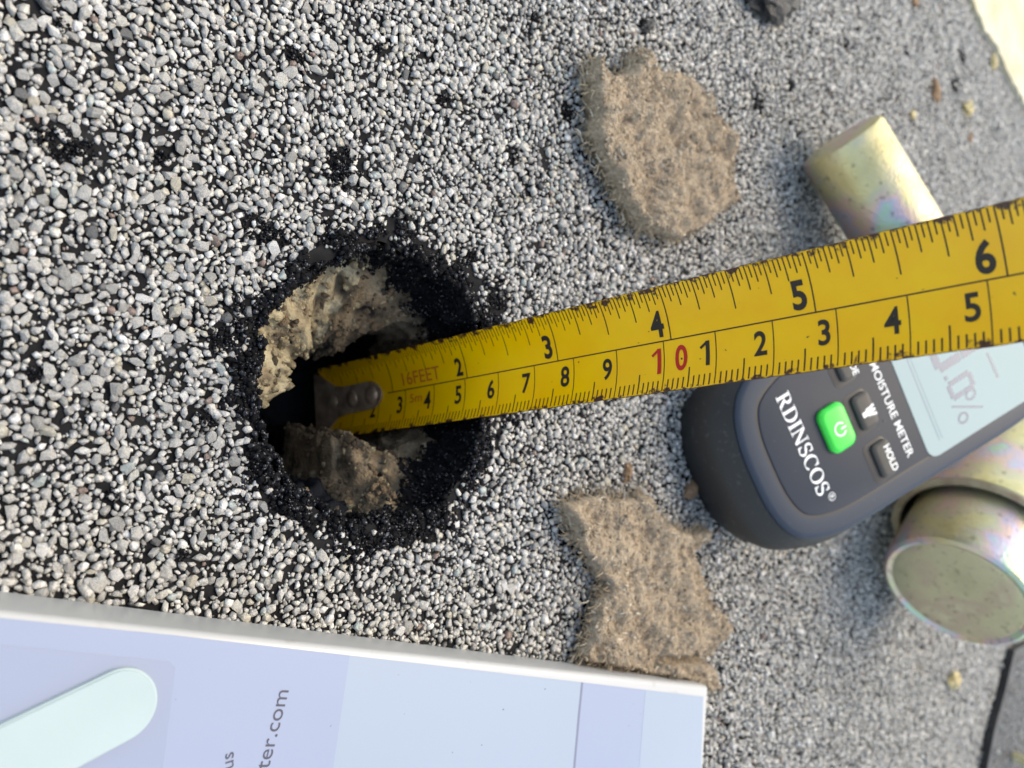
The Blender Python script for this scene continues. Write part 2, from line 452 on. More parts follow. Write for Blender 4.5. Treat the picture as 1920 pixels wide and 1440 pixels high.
# crumbly lumps of foam and fibre clinging to the lining
lump = []
lf = [i for i in range(len(HOLE_F)) if HOLE_MI[i] in (1, 2) and len(HOLE_F[i]) == 4]
for _ in range(5200):
    i = random.choice(lf); k, ia = divmod(i, NA); a = 2 * math.pi * (ia + random.random()) / NA
    z = -0.02 - DEPTH * ((k + random.random()) / NZ) ** 1.15
    if random.random() < (-z) / 6: continue
    r = random.choice((.03, .04, .055, .075, .11)) * random.uniform(.7, 1.3)
    rr0 = lin_r(a, z) - random.uniform(-.6, .45) * r
    x, y = HC.x + rr0 * math.cos(a), rr0 * math.sin(a)
    if noise.noise(Vector((x * 2.2, y * 2.2, z * 2.2))) < -.12: continue
    t = random.choices((0, 1, 2, 3), (5, 4, 1.2, 1.5) if HOLE_MI[i] == 1 else (1, 2, 5, 3))[0]
    lump.append((x, y, z, r, random.randrange(len(SHAPES)), t, random.uniform(0, 6.3), random.uniform(-.8, .8), random.uniform(-.8, .8)))
MAT_LUMP = [mat('foam_lump', c, .95, var=.35, vscale=900, bump=.8, bscale=2500) for c in ((.46, .40, .26), (.36, .30, .19), (.20, .145, .09), (.09, .07, .05))]
o = weld('insulation_lumps', lump, SHAPES, MAT_LUMP, roof); tag(o, kind='stuff')

# black crumbs of bitumen torn up round the hole and on the torn spots
cr = []
for _ in range(21000):
    a = random.uniform(0, 2 * math.pi); rr0 = rim_r(a)
    w_ = 0.36 + 0.46 * noise.noise(Vector(((HC.x + 3 * math.cos(a)) * .9, 3 * math.sin(a) * .9, 2.0))) + .30 * max(0, math.sin(a)) * max(0, .3 + math.cos(a)) + .12 * max(0, -math.sin(a))
    g = -0.12 + abs(random.gauss(0, 0.58)) * (w_ + .20)
    x, y = HC.x + (rr0 + g) * math.cos(a), (rr0 + g) * math.sin(a)
    clump = noise.noise(Vector((x * 1.9, y * 1.9, 8.0))) + .5 * noise.noise(Vector((x * 5, y * 5, 2.0)))
    if clump < random.uniform(-.35, .25) * (1 if g > .05 else .3): continue
    r = random.choice((.012, .018, .022, .03, .04, .075)) * random.uniform(.8, 1.4)
    cr.append((x, y, ground_z(x, y) + random.uniform(0.0, .05 + .26 * max(0, clump)) * (1 if g < w_ else .4), r, random.randrange(len(SMALL)), 0, random.uniform(0, 6.3), random.uniform(0, 6.3), random.uniform(0, 6.3)))
for _ in range(12000):                       # on the wall of the upper plies
    a = random.uniform(0, 2 * math.pi); d = random.uniform(0.0, ply_depth(a) + .15)
    rr0 = lin_r(a, -d) - random.uniform(-.02, .06)
    r = random.choice((.014, .02, .03, .06)) * random.uniform(.8, 1.4)
    cr.append((HC.x + rr0 * math.cos(a), rr0 * math.sin(a), -d, r, random.randrange(len(SMALL)), 0, random.uniform(0, 6.3), random.uniform(0, 6.3), random.uniform(0, 6.3)))
for bx, by, br in bare:
    for _ in range(int(150 * br / .3)):
        q = br * math.sqrt(random.random()) * .85; a = random.uniform(0, 6.3)
        x, y = bx + q * math.cos(a), by + q * math.sin(a)
        if math.hypot(x - HC.x, y) < 2.6: continue
        r = random.choice((.012, .018, .026, .04)) * random.uniform(.8, 1.3)
        cr.append((x, y, ground_z(x, y) + random.uniform(0, .08), r, random.randrange(len(SMALL)), 0, random.uniform(0, 6.3), random.uniform(0, 6.3), random.uniform(0, 6.3)))
cr = [list(c) for c in cr]
for c in cr: c[5] = 1 if random.random() < .36 else 0
MAT_TAR = mat('glossy_tar', (0.008, 0.008, 0.011), 0.22, spec=.5)
crumbs = weld('bitumen_crumbs', cr, SHARD, [MAT_CRUMB, MAT_TAR], roof); tag(crumbs, kind='stuff')

# the overlapping sheet at the far right, with a bare black edge
MAT_LAP = mat('lap_sheet', (0.055, 0.058, 0.065), 0.6, col2=(0.02, 0.021, 0.025), vscale=160, bump=.6, bscale=900)
low = [(p.x, p.y) for p in LAP]
bm = bmesh.new()
bot = [bm.verts.new((x, y, -.02)) for x, y in low]; top = [bm.verts.new((x, y, .42)) for x, y in low]
bm.faces.new(top).material_index = 0
for i in range(len(low)):
    j = (i + 1) % len(low)
    f = bm.faces.new((bot[i], bot[j], top[j], top[i])); f.material_index = 1
bmesh.ops.recalc_face_normals(bm, faces=bm.faces[:])
lap = obj_bm('membrane_lap', bm, [MAT_LAP, MAT_BITUMEN], at_=at(1893, 1215))
tag(lap, 'dark overlapping membrane sheet with a black edge in the far corner', kind='structure')
li = []
xs = [p[0] for p in low]; ys = [p[1] for p in low]
for _ in range(5200):
    p = at(random.uniform(1830, 2080), random.uniform(1170, 1640), .42)
    if not inside(LAPXY, [p.x], [p.y])[0] or poly_dist(LAPXY, [p.x], [p.y])[0] < .35 + .25 * random.random() or random.random() < .45: continue
    r = random.uniform(.05, .10)
    li.append((p.x, p.y, .42 + r * .3, r, random.randrange(len(SMALL)), random.choice((0, 1, 3, 3, 8, 5)), random.uniform(0, 6.3), 0, 0))
o = weld('granules', li, SMALL, MAT_GRAN, lap); o.matrix_parent_inverse = Matrix.Translation(-lap.location); tag(o, kind='stuff')

# ------------------------------------------------------------------ pale board in the far corner
MAT_PALE = mat('pale_board', (0.60, 0.565, 0.44), 0.9, col2=(0.48, 0.43, 0.29), vscale=60, bump=.6, bscale=900)
edge = [at(x, y) for x, y in ((1780, -60), (1812, 5), (1835, 55), (1862, 95), (1880, 140), (1908, 190), (1940, 250), (1990, 330), (2100, 330), (2100, -500), (1780, -500))]
bm = bmesh.new()
P0 = []
for i, p in enumerate(edge):
    q = edge[(i + 1) % len(edge)]
    n_ = 12 if i < 7 else 1
    for k in range(n_):
        t = k / n_; r = p.lerp(q, t)
        if i < 7: r = r + Vector((fbm(r.x * 1.5, r.y * 1.5, 3), fbm(r.x * 1.5, r.y * 1.5, 9), 0)) * .22
        P0.append(r)
bot = [bm.verts.new((p.x, p.y, .0)) for p in P0]; top = [bm.verts.new((p.x, p.y, .25)) for p in P0]
bm.faces.new(top)
for i in range(len(P0)):
    j = (i + 1) % len(P0); bm.faces.new((bot[i], bot[j], top[j], top[i]))
bmesh.ops.recalc_face_normals(bm, faces=bm.faces[:])
o = obj_bm('insulation_board', bm, MAT_PALE, at_=at(1880, 140))
tag(o, 'pale cream insulation board with a rough edge lying in the far corner of the roof', 'insulation board')

# ------------------------------------------------------------------ torn fibreboard pieces
MAT_FIB = mat('fibreboard', (0.44, 0.335, 0.215), 0.95, vscale=1100, detail=8, bump=0.9, bscale=2200,
              ramp=[(0.28, (0.25, 0.19, 0.13)), (0.43, (0.33, 0.26, 0.185)), (0.56, (0.385, 0.31, 0.225)), (0.72, (0.47, 0.39, 0.295))])
MAT_STRAND = [mat('strand', c, 0.9) for c in ((0.42, 0.335, 0.235), (0.35, 0.275, 0.19), (0.53, 0.44, 0.325), (0.25, 0.185, 0.12), (0.74, 0.67, 0.55))]
MAT_CLUMP = [mat('fibre_clump', c, .95, var=.3, vscale=1500, bump=.9, bscale=3000) for c in ((0.385, 0.31, 0.225), (0.33, 0.26, 0.185), (0.46, 0.38, 0.285), (0.22, 0.165, 0.11), (0.64, 0.57, 0.46))]
def fibre_piece(px_outline, z_top, label, seed, nfib, dark, cracks=()):
    P = arr_smooth([(*at(x, y, z_top).xy, 0) for x, y in px_outline], 5)
    poly = [(p.x + .10 * fbm(p.x * 3, p.y * 3, seed) + .07 * noise.noise(Vector((p.x * 9, p.y * 9, seed))), p.y + .10 * fbm(p.x * 3, p.y * 3, seed + 5) + .07 * noise.noise(Vector((p.x * 9, p.y * 9, seed + 7)))) for p in P]
    st = .050
    x0, x1 = min(p[0] for p in poly), max(p[0] for p in poly); y0, y1 = min(p[1] for p in poly), max(p[1] for p in poly)
    nx, ny = int((x1 - x0) / st) + 2, int((y1 - y0) / st) + 2
    gx, gy = np.meshgrid(x0 + st * np.arange(nx), y0 + st * np.arange(ny), indexing='ij')
    ins = inside(poly, gx, gy); dist = poly_dist(poly, gx, gy)
    idx = -np.ones((nx, ny), int); V = []
    cb = at(*px_outline[0], 0); cen = (sum(p[0] for p in poly) / len(poly), sum(p[1] for p in poly) / len(poly))
    crk = [((*at(*a, z_top).xy,), (*at(*b, z_top).xy,)) for a, b in cracks]
    def hgt(x, y, d):
        h = z_top * (0.45 + 0.55 * sstep(0, .13, d))
        h += (.30 * fbm(x * 1.1, y * 1.1, seed, 4) - .34 * max(0, .16 - abs(noise.noise(Vector((x * 1.2, y * .8, seed + 9))))) / .16 * max(0, noise.noise(Vector((x * .7, y * .7, seed + 4))) + .1)) * sstep(0, .3, d) + .085 * fbm(x * 3.2, y * 3.2, seed + 2, 5) + .05 * noise.noise(Vector((x * 12, y * 12, seed)))
        for a, b in crk:
            q = float(poly_dist([a, b], [x], [y])[0]); h -= .42 * (1 - sstep(.03, .14, q))
        return max(.05, h)
    for i in range(nx):
        for j in range(ny):
            if ins[i, j]:
                x, y = gx[i, j], gy[i, j]
                idx[i, j] = len(V)
                V.append((x + random.uniform(-.018, .018), y + random.uniform(-.018, .018), hgt(x, y, dist[i, j])))
    F = []; edges = {}
    for i in range(nx - 1):
        for j in range(ny - 1):
            q = [idx[i, j], idx[i + 1, j], idx[i + 1, j + 1], idx[i, j + 1]]
            if min(q) >= 0:
                F.append(q)
                for a, b in zip(q, q[1:] + q[:1]): edges[(a, b)] = 1
    nb = {}
    for (a, b) in list(edges):
        if (b, a) not in edges:
            for v in (a, b):
                if v not in nb: nb[v] = len(V); V.append((V[v][0] + (cen[0] - V[v][0]) * .13, V[v][1] + (cen[1] - V[v][1]) * .13, .02))
            F.append((b, a, nb[a], nb[b]))
    root = empty('fibreboard_piece', label, 'fibreboard', (cen[0], cen[1], 0))
    obj('board', V, F, MAT_FIB, root, True)
    cl = []
    ii = [(i, j) for i in range(nx) for j in range(ny) if ins[i, j]]
    for _ in range(2200):
        i, j = random.choice(ii)
        if random.random() < .4:
            for _ in range(6):
                i2, j2 = random.choice(ii)
                if dist[i2, j2] < .16: i, j = i2, j2; break
        v = V[idx[i, j]]; r = random.choice((.02, .03, .045, .07)) * random.uniform(.7, 1.3)
        if noise.noise(Vector((v[0] * 1.6, v[1] * 1.6, seed + 3))) < -.05: continue
        zz = v[2] * (random.uniform(.4, 1) if dist[i, j] < .08 else 1)
        cl.append((v[0] + random.uniform(-.03, .03), v[1] + random.uniform(-.03, .03), zz - r * .25, r, random.randrange(len(SHAPES)), random.choices((0, 1, 2, 3, 4), (5, 3.5, 3, .5, .7))[0], random.uniform(0, 6.3), random.uniform(-.6, .6), random.uniform(-.6, .6)))
    o = weld('fibre_clumps', cl, SHAPES, MAT_CLUMP, root); o.matrix_parent_inverse = Matrix.Translation(-root.location); tag(o, kind='stuff')
    # loose fibres standing out of the torn surface
    FV, FF, FM = [], [], []
    inner = [(i, j) for i in range(nx) for j in range(ny) if ins[i, j]]
    for k in range(nfib):
        i, j = random.choice(inner)
        if random.random() < .35:
            for _ in range(6):
                i2, j2 = random.choice(inner)
                if dist[i2, j2] < .10: i, j = i2, j2; break
        x, y = gx[i, j] + random.uniform(-.03, .03), gy[i, j] + random.uniform(-.03, .03)
        z = V[idx[i, j]][2] - .01
        a = random.uniform(0, 6.28); L = random.uniform(.05, .19) * (1.9 if dist[i, j] < .10 else 1); w = random.uniform(.006, .020)
        lift = random.uniform(.0, .5)
        if dist[i, j] < .10:
            a = math.atan2(y - cen[1], x - cen[0]) + random.uniform(-1, 1); z = z * random.uniform(.5, 1)
        cur = random.uniform(-1.6, 1.6); pts = []
        cx, cy, cz_ = x, y, z
        for s in range(4):
            pts.append(Vector((cx, cy, cz_)))
            aa = a + cur * s / 3
            cx += math.cos(aa) * L / 3; cy += math.sin(aa) * L / 3; cz_ += (lift * (1 - s * .55)) * L / 3
        b0 = len(FV)
        for s, p in enumerate(pts):
            ww = w * (1 - .25 * s); sd = Vector((-math.sin(a + cur * s / 3), math.cos(a + cur * s / 3), 0)) * ww
            FV += [p + sd, p - sd, p + Vector((0, 0, ww * 1.6))]
        col = random.choices(range(5), (5, 3, 2.2, 2, .6))[0]
        for s in range(3):
            o_ = b0 + s * 3
            for q in ((0, 1), (1, 2), (2, 0)):
                FF.append((o_ + q[0], o_ + q[1], o_ + 3 + q[1], o_ + 3 + q[0])); FM.append(col)
    o = obj('fibres', FV, FF, MAT_STRAND, root, False, FM); tag(o, kind='stuff')
    return root
fibre_piece([(1118, 170), (1122, 130), (1137, 96), (1148, 128), (1185, 122), (1200, 98), (1228, 82), (1240, 122), (1290, 132), (1330, 165), (1348, 200), (1375, 235), (1388, 290),
             (1383, 330), (1393, 375), (1352, 400), (1330, 430), (1300, 438), (1276, 452), (1246, 435), (1215, 428), (1195, 395), (1172, 368), (1158, 330), (1140, 288), (1122, 250), (1126, 205)],
            .78, 'roundish torn plug of tan fibreboard lying above the yellow tape', 3.0, 3000, 0)
fibre_piece([(1066, 945), (1095, 936), (1140, 925), (1160, 936), (1195, 931), (1215, 926), (1235, 945), (1245, 966), (1270, 985), (1300, 1000), (1334, 990), (1341, 1008), (1312, 1040), (1322, 1070),
             (1336, 1110), (1346, 1135), (1375, 1165), (1380, 1185), (1350, 1212), (1340, 1238), (1354, 1262), (1362, 1292), (1338, 1300), (1300, 1284), (1200, 1262), (1106, 1246), (1114, 1195), (1126, 1150),
             (1144, 1105), (1130, 1080), (1100, 1030), (1076, 985)],
            .66, 'long ragged tan fibreboard scrap touching the white box and ending in a crack', 8.0, 3600, 0, cracks=[((1250, 1238), (1335, 1240))])

# ------------------------------------------------------------------ loose crumbs
def blob(name, px, py, w_px, col_m, label, cat, sx=1.0, sy=1.0, h=.7, seed=0, group=None, yaw=0.0, rough=.35):
    c = at(px, py); dep = to_px([c])[2][0]; r = w_px / 2 / FPX * dep
    bm = bmesh.new(); bmesh.ops.create_icosphere(bm, subdivisions=3, radius=1)
    for v in bm.verts:
        d = v.co.normalized()
        k = 1 + rough * fbm(d.x * 1.6 + seed, d.y * 1.6, d.z * 1.6, 4) + .12 * noise.noise(d * 5 + Vector((seed, 0, 0)))
        x, y = d.x * k * r * sx, d.y * k * r * sy
        v.co = Vector((c.x + x * math.cos(yaw) - y * math.sin(yaw), c.y + x * math.sin(yaw) + y * math.cos(yaw), max(0.02, r * h * (1 + d.z * k)) * .9))
    o = obj_bm(name, bm, col_m, at_=(c.x, c.y, 0))
    return tag(o, label, cat, group)
MAT_YF = mat('yellow_foam', (0.66, 0.58, 0.36), .9, col2=(.5, .40, .2), vscale=300, bump=.6, bscale=1500)
MAT_BR = mat('brown_crumb', (0.34, 0.22, 0.13), .9, col2=(.2, .12, .07), vscale=300, bump=.7, bscale=1500)
G = 'crumbs scattered on the roof'
blob('foam_crumb', 1806, 206, 30, MAT_YF, 'pale yellow foam crumb, the largest one between the metal bar and the cream board', 'crumb', 1.0, .75, .6, 1, G, .6, .7)
blob('foam_crumb', 1857, 118, 27, MAT_YF, 'pale yellow foam crumb closest to the cream board at the corner', 'crumb', .7, 1.1, .5, 2, G, 0, .5)
blob('foam_crumb', 1707, 217, 17, MAT_YF, 'small yellow foam crumb just beyond the end of the metal bar', 'crumb', 1, .9, .6, 3, G)
blob('fibre_crumb', 1748, 172, 34, MAT_BR, 'reddish brown crumb above the two yellow foam crumbs near the metal bar', 'crumb', .7, 1.2, .4, 4, G, .3, .6)
blob('fibre_crumb', 1815, 258, 20, MAT_BR, 'small brown crumb below the largest yellow foam crumb', 'crumb', .7, 1.1, .4, 5, G, -.3)
blob('fibre_crumb', 1170, 884, 26, MAT_BR, 'small brown crumb standing beside the top of the long fibreboard scrap', 'crumb', .65, 1.35, .7, 6, G, -.2, .6)
blob('fibre_crumb', 1290, 917, 36, MAT_BR, 'brown crumb lying against the dark end of the moisture meter', 'crumb', 1.1, .8, .5, 7, G, .6, .6)
blob('foam_crumb', 1779, 1273, 36, MAT_YF, 'cream foam crumb below the round steel plunger end', 'crumb', 1, .8, .6, 8, G, .4, .4)
blob('foam_crumb', 1880, 1412, 20, MAT_YF, 'tiny cream crumb on the dark lapped sheet', 'crumb', 1, .8, 3.4, 9, G)
blob('fibre_crumb', 1712, 5, 24, MAT_BR, 'brown crumb at the far edge of the roof near the cream board', 'crumb', 1, .6, .4, 10, G)
MAT_CH = mat('bitumen_chunk', (.012, .012, .014), .5, bump=.8, bscale=900)
blob('bitumen_chunk', 1420, -2, 118, MAT_CH, 'black bitumen chunk cut off by the upper picture edge', 'bitumen chunk', .75, 1.15, .5, 11, 'bitumen lumps on the roof', 1.57, .5)
blob('bitumen_chunk', 1207, 52, 32, MAT_CH, 'small black bitumen lump beyond the roundish fibreboard plug', 'bitumen chunk', 1.3, .6, .6, 12, 'bitumen lumps on the roof', .8, .5)

# ------------------------------------------------------------------ steel tape measure
Q = 20.5
A_, B_, D_, E_, G_ = -.2295, .03585, .0252, -.00618, -.0324
def cam_to_w(c): return Vector((c[0] * CZ + c[2] * SX, -c[1], c[0] * SX - c[2] * CZ + H))
T0 = cam_to_w((Q * A_, Q * D_, Q)); T1 = cam_to_w((Q * (A_ + B_), Q * (D_ + E_), Q * (1 + G_)))
TD = (T1 - T0).normalized()
upc = Vector((0, 1, 0))
TW = (upc - TD * upc.dot(TD)).normalized()
TM = TD.cross(TW).normalized()
if TM.dot(Vector((0, 0, H)) - T0) < 0: TM = -TM
TR = 1.75
def tp(s, w, h=0.0):
    a = w / TR
    return T0 + TD * s + TW * (TR - h) * math.sin(a) + TM * (TR - (TR - h) * math.cos(a))
tape = empty('tape_measure', 'yellow steel tape measure blade standing in the core hole and reaching out over the meter', 'tape measure', T0 + TD * 5.75)
MAT_TAPE = bpy.data.materials.new('tape_paint'); MAT_TAPE.use_nodes = True
nt = MAT_TAPE.node_tree; b = nt.nodes['Principled BSDF']
b.inputs['Roughness'].default_value = .33; b.inputs['Coat Weight'].default_value = .25; b.inputs['Coat Roughness'].default_value = .2
uv = nt.nodes.new('ShaderNodeUVMap')
n1 = nt.nodes.new('ShaderNodeTexNoise'); n1.inputs['Scale'].default_value = 1.3; n1.inputs['Detail'].default_value = 5
n2 = nt.nodes.new('ShaderNodeTexNoise'); n2.inputs['Scale'].default_value = 4.2; n2.inputs['Detail'].default_value = 6; n2.inputs['Roughness'].default_value = .65
nt.links.new(uv.outputs[0], n1.inputs['Vector']); nt.links.new(uv.outputs[0], n2.inputs['Vector'])
r1 = nt.nodes.new('ShaderNodeValToRGB')
r1.color_ramp.elements[0].position = .3; r1.color_ramp.elements[0].color = (.95, .48, .003, 1)
r1.color_ramp.elements[1].position = .7; r1.color_ramp.elements[1].color = (.97, .55, .004, 1)
nt.links.new(n1.outputs['Fac'], r1.inputs['Fac'])
sep = nt.nodes.new('ShaderNodeSeparateXYZ'); nt.links.new(uv.outputs[0], sep.inputs[0])
ab = nt.nodes.new('ShaderNodeMath'); ab.operation = 'ABSOLUTE'; nt.links.new(sep.outputs['Y'], ab.inputs[0])
mr = nt.nodes.new('ShaderNodeMapRange'); mr.inputs['From Min'].default_value = .72; mr.inputs['From Max'].default_value = .955; mr.inputs['To Min'].default_value = -.11; mr.inputs['To Max'].default_value = .165
nt.links.new(ab.outputs[0], mr.inputs['Value'])
ad = nt.nodes.new('ShaderNodeMath'); ad.operation = 'ADD'; nt.links.new(mr.outputs[0], ad.inputs[0]); nt.links.new(n2.outputs['Fac'], ad.inputs[1])
rr_ = nt.nodes.new('ShaderNodeValToRGB'); rr_.color_ramp.elements[0].position = .615; rr_.color_ramp.elements[1].position = .68
rr_.color_ramp.elements[0].color = (0, 0, 0, 1); rr_.color_ramp.elements[1].color = (1, 1, 1, 1)
nt.links.new(ad.outputs[0], rr_.inputs['Fac'])
mx = nt.nodes.new('ShaderNodeMix'); mx.data_type = 'RGBA'; mx.inputs['B'].default_value = (.07, .022, .010, 1)
n3 = nt.nodes.new('ShaderNodeTexNoise'); n3.inputs['Scale'].default_value = 6.5; n3.inputs['Detail'].default_value = 3
nt.links.new(uv.outputs[0], n3.inputs['Vector'])
r3 = nt.nodes.new('ShaderNodeMapRange'); r3.inputs['From Min'].default_value = .715; r3.inputs['From Max'].default_value = .76
nt.links.new(n3.outputs['Fac'], r3.inputs['Value'])
mxx = nt.nodes.new('ShaderNodeMath'); mxx.operation = 'MAXIMUM'
nt.links.new(rr_.outputs['Color'], mxx.inputs[0]); nt.links.new(r3.outputs[0], mxx.inputs[1])
nt.links.new(mxx.outputs[0], mx.inputs['Factor']); nt.links.new(r1.outputs['Color'], mx.inputs['A'])
nt.links.new(mx.outputs['Result'], b.inputs['Base Color'])
MAT_RUST = mat('tape_edge', (.10, .035, .015), .8, col2=(.025, .012, .010), vscale=500)
MAT_INK = mat('black_print', (.018, .012, .010), .5)
MAT_RED = mat('red_print', (.50, .012, .010), .5)
MAT_FADED = mat('faded_red_print', (.62, .14, .02), .5)
MAT_LINE = mat('brown_print', (.035, .012, .006), .5)
HWT, HWB, S0, S1 = .965, -.94, -.12, 20.0
NS_, NW = 260, 18
V, F, uvs = [], [], []
def wob(s, e): return .014 * noise.noise(Vector((s * 2.3, e, 0))) + .010 * noise.noise(Vector((s * 8, e, 4)))
for i in range(NS_ + 1):
    s = S0 + (S1 - S0) * i / NS_
    for j in range(NW + 1):
        t = j / NW; w = HWB + (HWT - HWB) * t
        if j == 0: w += wob(s, 1)
        if j == NW: w += wob(s, 9)
        V.append(tp(s, w)); uvs.append((s, w))
for i in range(NS_):
    for j in range(NW):
        q = i * (NW + 1) + j; F.append((q, q + NW + 1, q + NW + 2, q + 1))
nV = len(V)
V2 = [v - (tp(u[0], u[1], .02) - tp(u[0], u[1])) for v, u in zip(V, uvs)]
blade = obj('blade', V, F, MAT_TAPE, tape, True)
lay = blade.data.uv_layers.new(name='tape_uv')
for lp in blade.data.loops: lay.data[lp.index].uv = uvs[lp.vertex_index]
# back and edges of the steel
Vb = V2 + V; Fb = [tuple(reversed(f)) for f in F]
for i in range(NS_):
    a, c = i * (NW + 1), (i + 1) * (NW + 1)
    Fb.append((a, c, c + nV, a + nV)); Fb.append((a + NW, a + NW + nV, c + NW + nV, c + NW))
obj('blade_back', Vb, Fb, MAT_RUST, tape, True)
# printed marks, a fraction of a millimetre over the paint
LIFT = .006
def strip(V, F, s0, w0, s1, w1, wid, n=6, lean=0.0):
    b0 = len(V)
    dx, dy = s1 - s0, w1 - w0; L = math.hypot(dx, dy); nx, ny = -dy / L * wid / 2, dx / L * wid / 2
    for k in range(n + 1):
        t = k / n; s, w = s0 + dx * t, w0 + dy * t
        V.append(tp(s + nx, w + ny, LIFT)); V.append(tp(s - nx, w - ny, LIFT))
    for k in range(n):
        q = b0 + 2 * k; F.append((q, q + 1, q + 3, q + 2))
V, F = [], []
strip(V, F, 2.35, 0, S1, 0, .022, 60)
k = 0
INCH = 2.54
for i in range(0, 32 * 8):                     # thirty-seconds of an inch
    s = i * INCH / 32
    if s < .15: continue
    L = .97 if i % 32 == 0 else .66 if i % 16 == 0 else .55 if i % 8 == 0 else .41 if i % 4 == 0 else .31 if i % 2 == 0 else .22
    strip(V, F, s, HWT - .015, s, max(0, HWT - L), .017 if L < .9 and s < 8 else .021, 5)
for i in range(2, 195):
    s = i * .1
    if i % 10 == 0: strip(V, F, s, HWB + .02, s, 0, .017, 6)
    else: strip(V, F, s, HWB + .02, s, HWB + (.40 if i % 5 == 0 else .23), .024, 3)
o = obj('graduations', V, F, MAT_LINE, tape)
tag(o, 'thin brown inch and millimetre graduation lines')

def text_mesh(txt, size, bold=0.0, sx=1.0, shear=0.0):
    cu = bpy.data.curves.new('txt', 'FONT'); cu.body = txt; cu.size = size; cu.offset = bold; cu.shear = shear; cu.resolution_u = 4
    cu.align_x = 'LEFT'
    o = bpy.data.objects.new('txt', cu); C.objects.link(o)
    dg = bpy.context.evaluated_depsgraph_get(); dg.update()
    me = bpy.data.meshes.new_from_object(o.evaluated_get(dg))
    bpy.data.objects.remove(o); bpy.data.curves.remove(cu)
    bm = bmesh.new(); bm.from_mesh(me); bpy.data.meshes.remove(me)
    for v in bm.verts: v.co.x *= sx
    xs = [v.co.x for v in bm.verts]; ys = [v.co.y for v in bm.verts]
    return bm, (min(xs), max(xs), min(ys), max(ys))
def tape_text(name, txt, s_right, w_low, height, wid_ratio, mat_, bold=.0, center=False, width=None):
    bm, (x0, x1, y0, y1) = text_mesh(txt, 1.0, bold)
    ky = height / (y1 - y0); kx = ky * wid_ratio
    if width: kx = width / (x1 - x0)
    bmesh.ops.triangulate(bm, faces=bm.faces[:])
    for k in range(1, 8):
        y = y0 + (y1 - y0) * k / 8
        bmesh.ops.bisect_plane(bm, geom=bm.verts[:] + bm.edges[:] + bm.faces[:], plane_co=(0, y, 0), plane_no=(0, 1, 0))
    for v in bm.verts:
        s = s_right - (x1 - v.co.x) * kx; w = w_low + (v.co.y - y0) * ky
        v.co = tp(s, w, LIFT + .003)
    return obj_bm(name, bm, mat_, tape)
for k in range(2, 8):
    hh = .47 if k > 2 else .40
    tape_text('inch_numeral', str(k), k * INCH - .10, .075, hh, .82, MAT_INK, .030)
cmn = {2: '2', 3: '3', 4: '4', 5: '5', 6: '6', 7: '7', 8: '8', 9: '9', 11: '1', 12: '2', 13: '3', 14: '4', 15: '5', 16: '6', 17: '7', 18: '8'}
def one(s_right, w_low, hgt, m_):
    V, F = [], []
    t_ = hgt * .17
    strip(V, F, s_right - t_ * .6, w_low, s_right - t_ * .6, w_low + hgt, t_, 8)
    strip(V, F, s_right - t_ * .9, w_low + hgt * .93, s_right - hgt * .42, w_low + hgt * .74, t_ * .62, 4)
    V = [v + TM * (.003 + .0006 * (i >= 18)) for i, v in enumerate(V)]
    return obj('centimetre_numeral', V, F, m_, tape)
for k, t in cmn.items():
    if t == '1': one(k - .11, -.56, .43, MAT_INK); continue
    tape_text('centimetre_numeral', t, k - .11, -.54, .41, .82, MAT_INK, .020)
o = one(10 - .05, -.58, .46, MAT_RED); tag(o, 'red digit one of the ten')
o = tape_text('centimetre_numeral', '0', 10 + .46, -.58, .46, .8, MAT_RED, .02); tag(o, 'red digit nought of the ten')
tape_text('length_print', '16FEET', 4.25, .10, .30, 1, MAT_FADED, 0, width=1.30)
tape_text('length_print', '5m', 3.58, -.33, .20, 1, MAT_FADED, 0, width=.42)
# end hook with three rivets
MAT_STEEL = mat('hook_steel', (.58, .46, .33), .36, .55, col2=(.30, .21, .14), vscale=250, bump=.2, bscale=900)
out = [(-.30, .86), (-.10, .80), (.12, .60), (.38, .42), (.70, .37), (1.70, .37)]
for k in range(1, 10):
    a = math.pi / 2 - math.pi * k / 10; out.append((1.70 + .46 * math.cos(a), .02 + .35 * math.sin(a)))
out += [(1.70, -.33), (.70, -.35), (.38, -.42), (.12, -.66), (-.10, -.92), (-.30, -.98)]
V = [tp(s, w, .055) for s, w in out] + [tp(s, w, .010) for s, w in out]; n_ = len(out)
F = [list(range(n_)), list(range(2 * n_ - 1, n_ - 1, -1))] + [(i, i + n_, (i + 1) % n_ + n_, (i + 1) % n_) for i in range(n_)]
bm = bmesh.new(); vv = [bm.verts.new(v) for v in V]
for f in F: bm.faces.new([vv[i] for i in f])
lip = []
for w in (.86, .5, .1, -.3, -.7, -.98):        # the bent-down lip
    lip.append((bm.verts.new(tp(-.30, w, .055)), bm.verts.new(tp(-.36, w, -.10)), bm.verts.new(tp(-.38, w * .97, -.62)), bm.verts.new(tp(-.30, w * .97, -.62)), bm.verts.new(tp(-.28, w, -.10))))
for p, q in zip(lip, lip[1:]):
    for k in range(4): bm.faces.new((p[k], p[k + 1], q[k + 1], q[k]))
bmesh.ops.recalc_face_normals(bm, faces=bm.faces[:])
hook = obj_bm('hook', bm, MAT_STEEL, tape); auto_smooth(hook, 30)
for s_ in (.22, 1.02, 1.80):
    bm = bmesh.new(); bmesh.ops.create_uvsphere(bm, u_segments=20, v_segments=10, radius=.235)
    c = tp(s_, .02, .055)
    for v in bm.verts: v.co = c + TD * v.co.x + TW * v.co.y + TM * max(v.co.z * .5, -.02)
    o = obj_bm('rivet', bm, MAT_STEEL, hook, True)

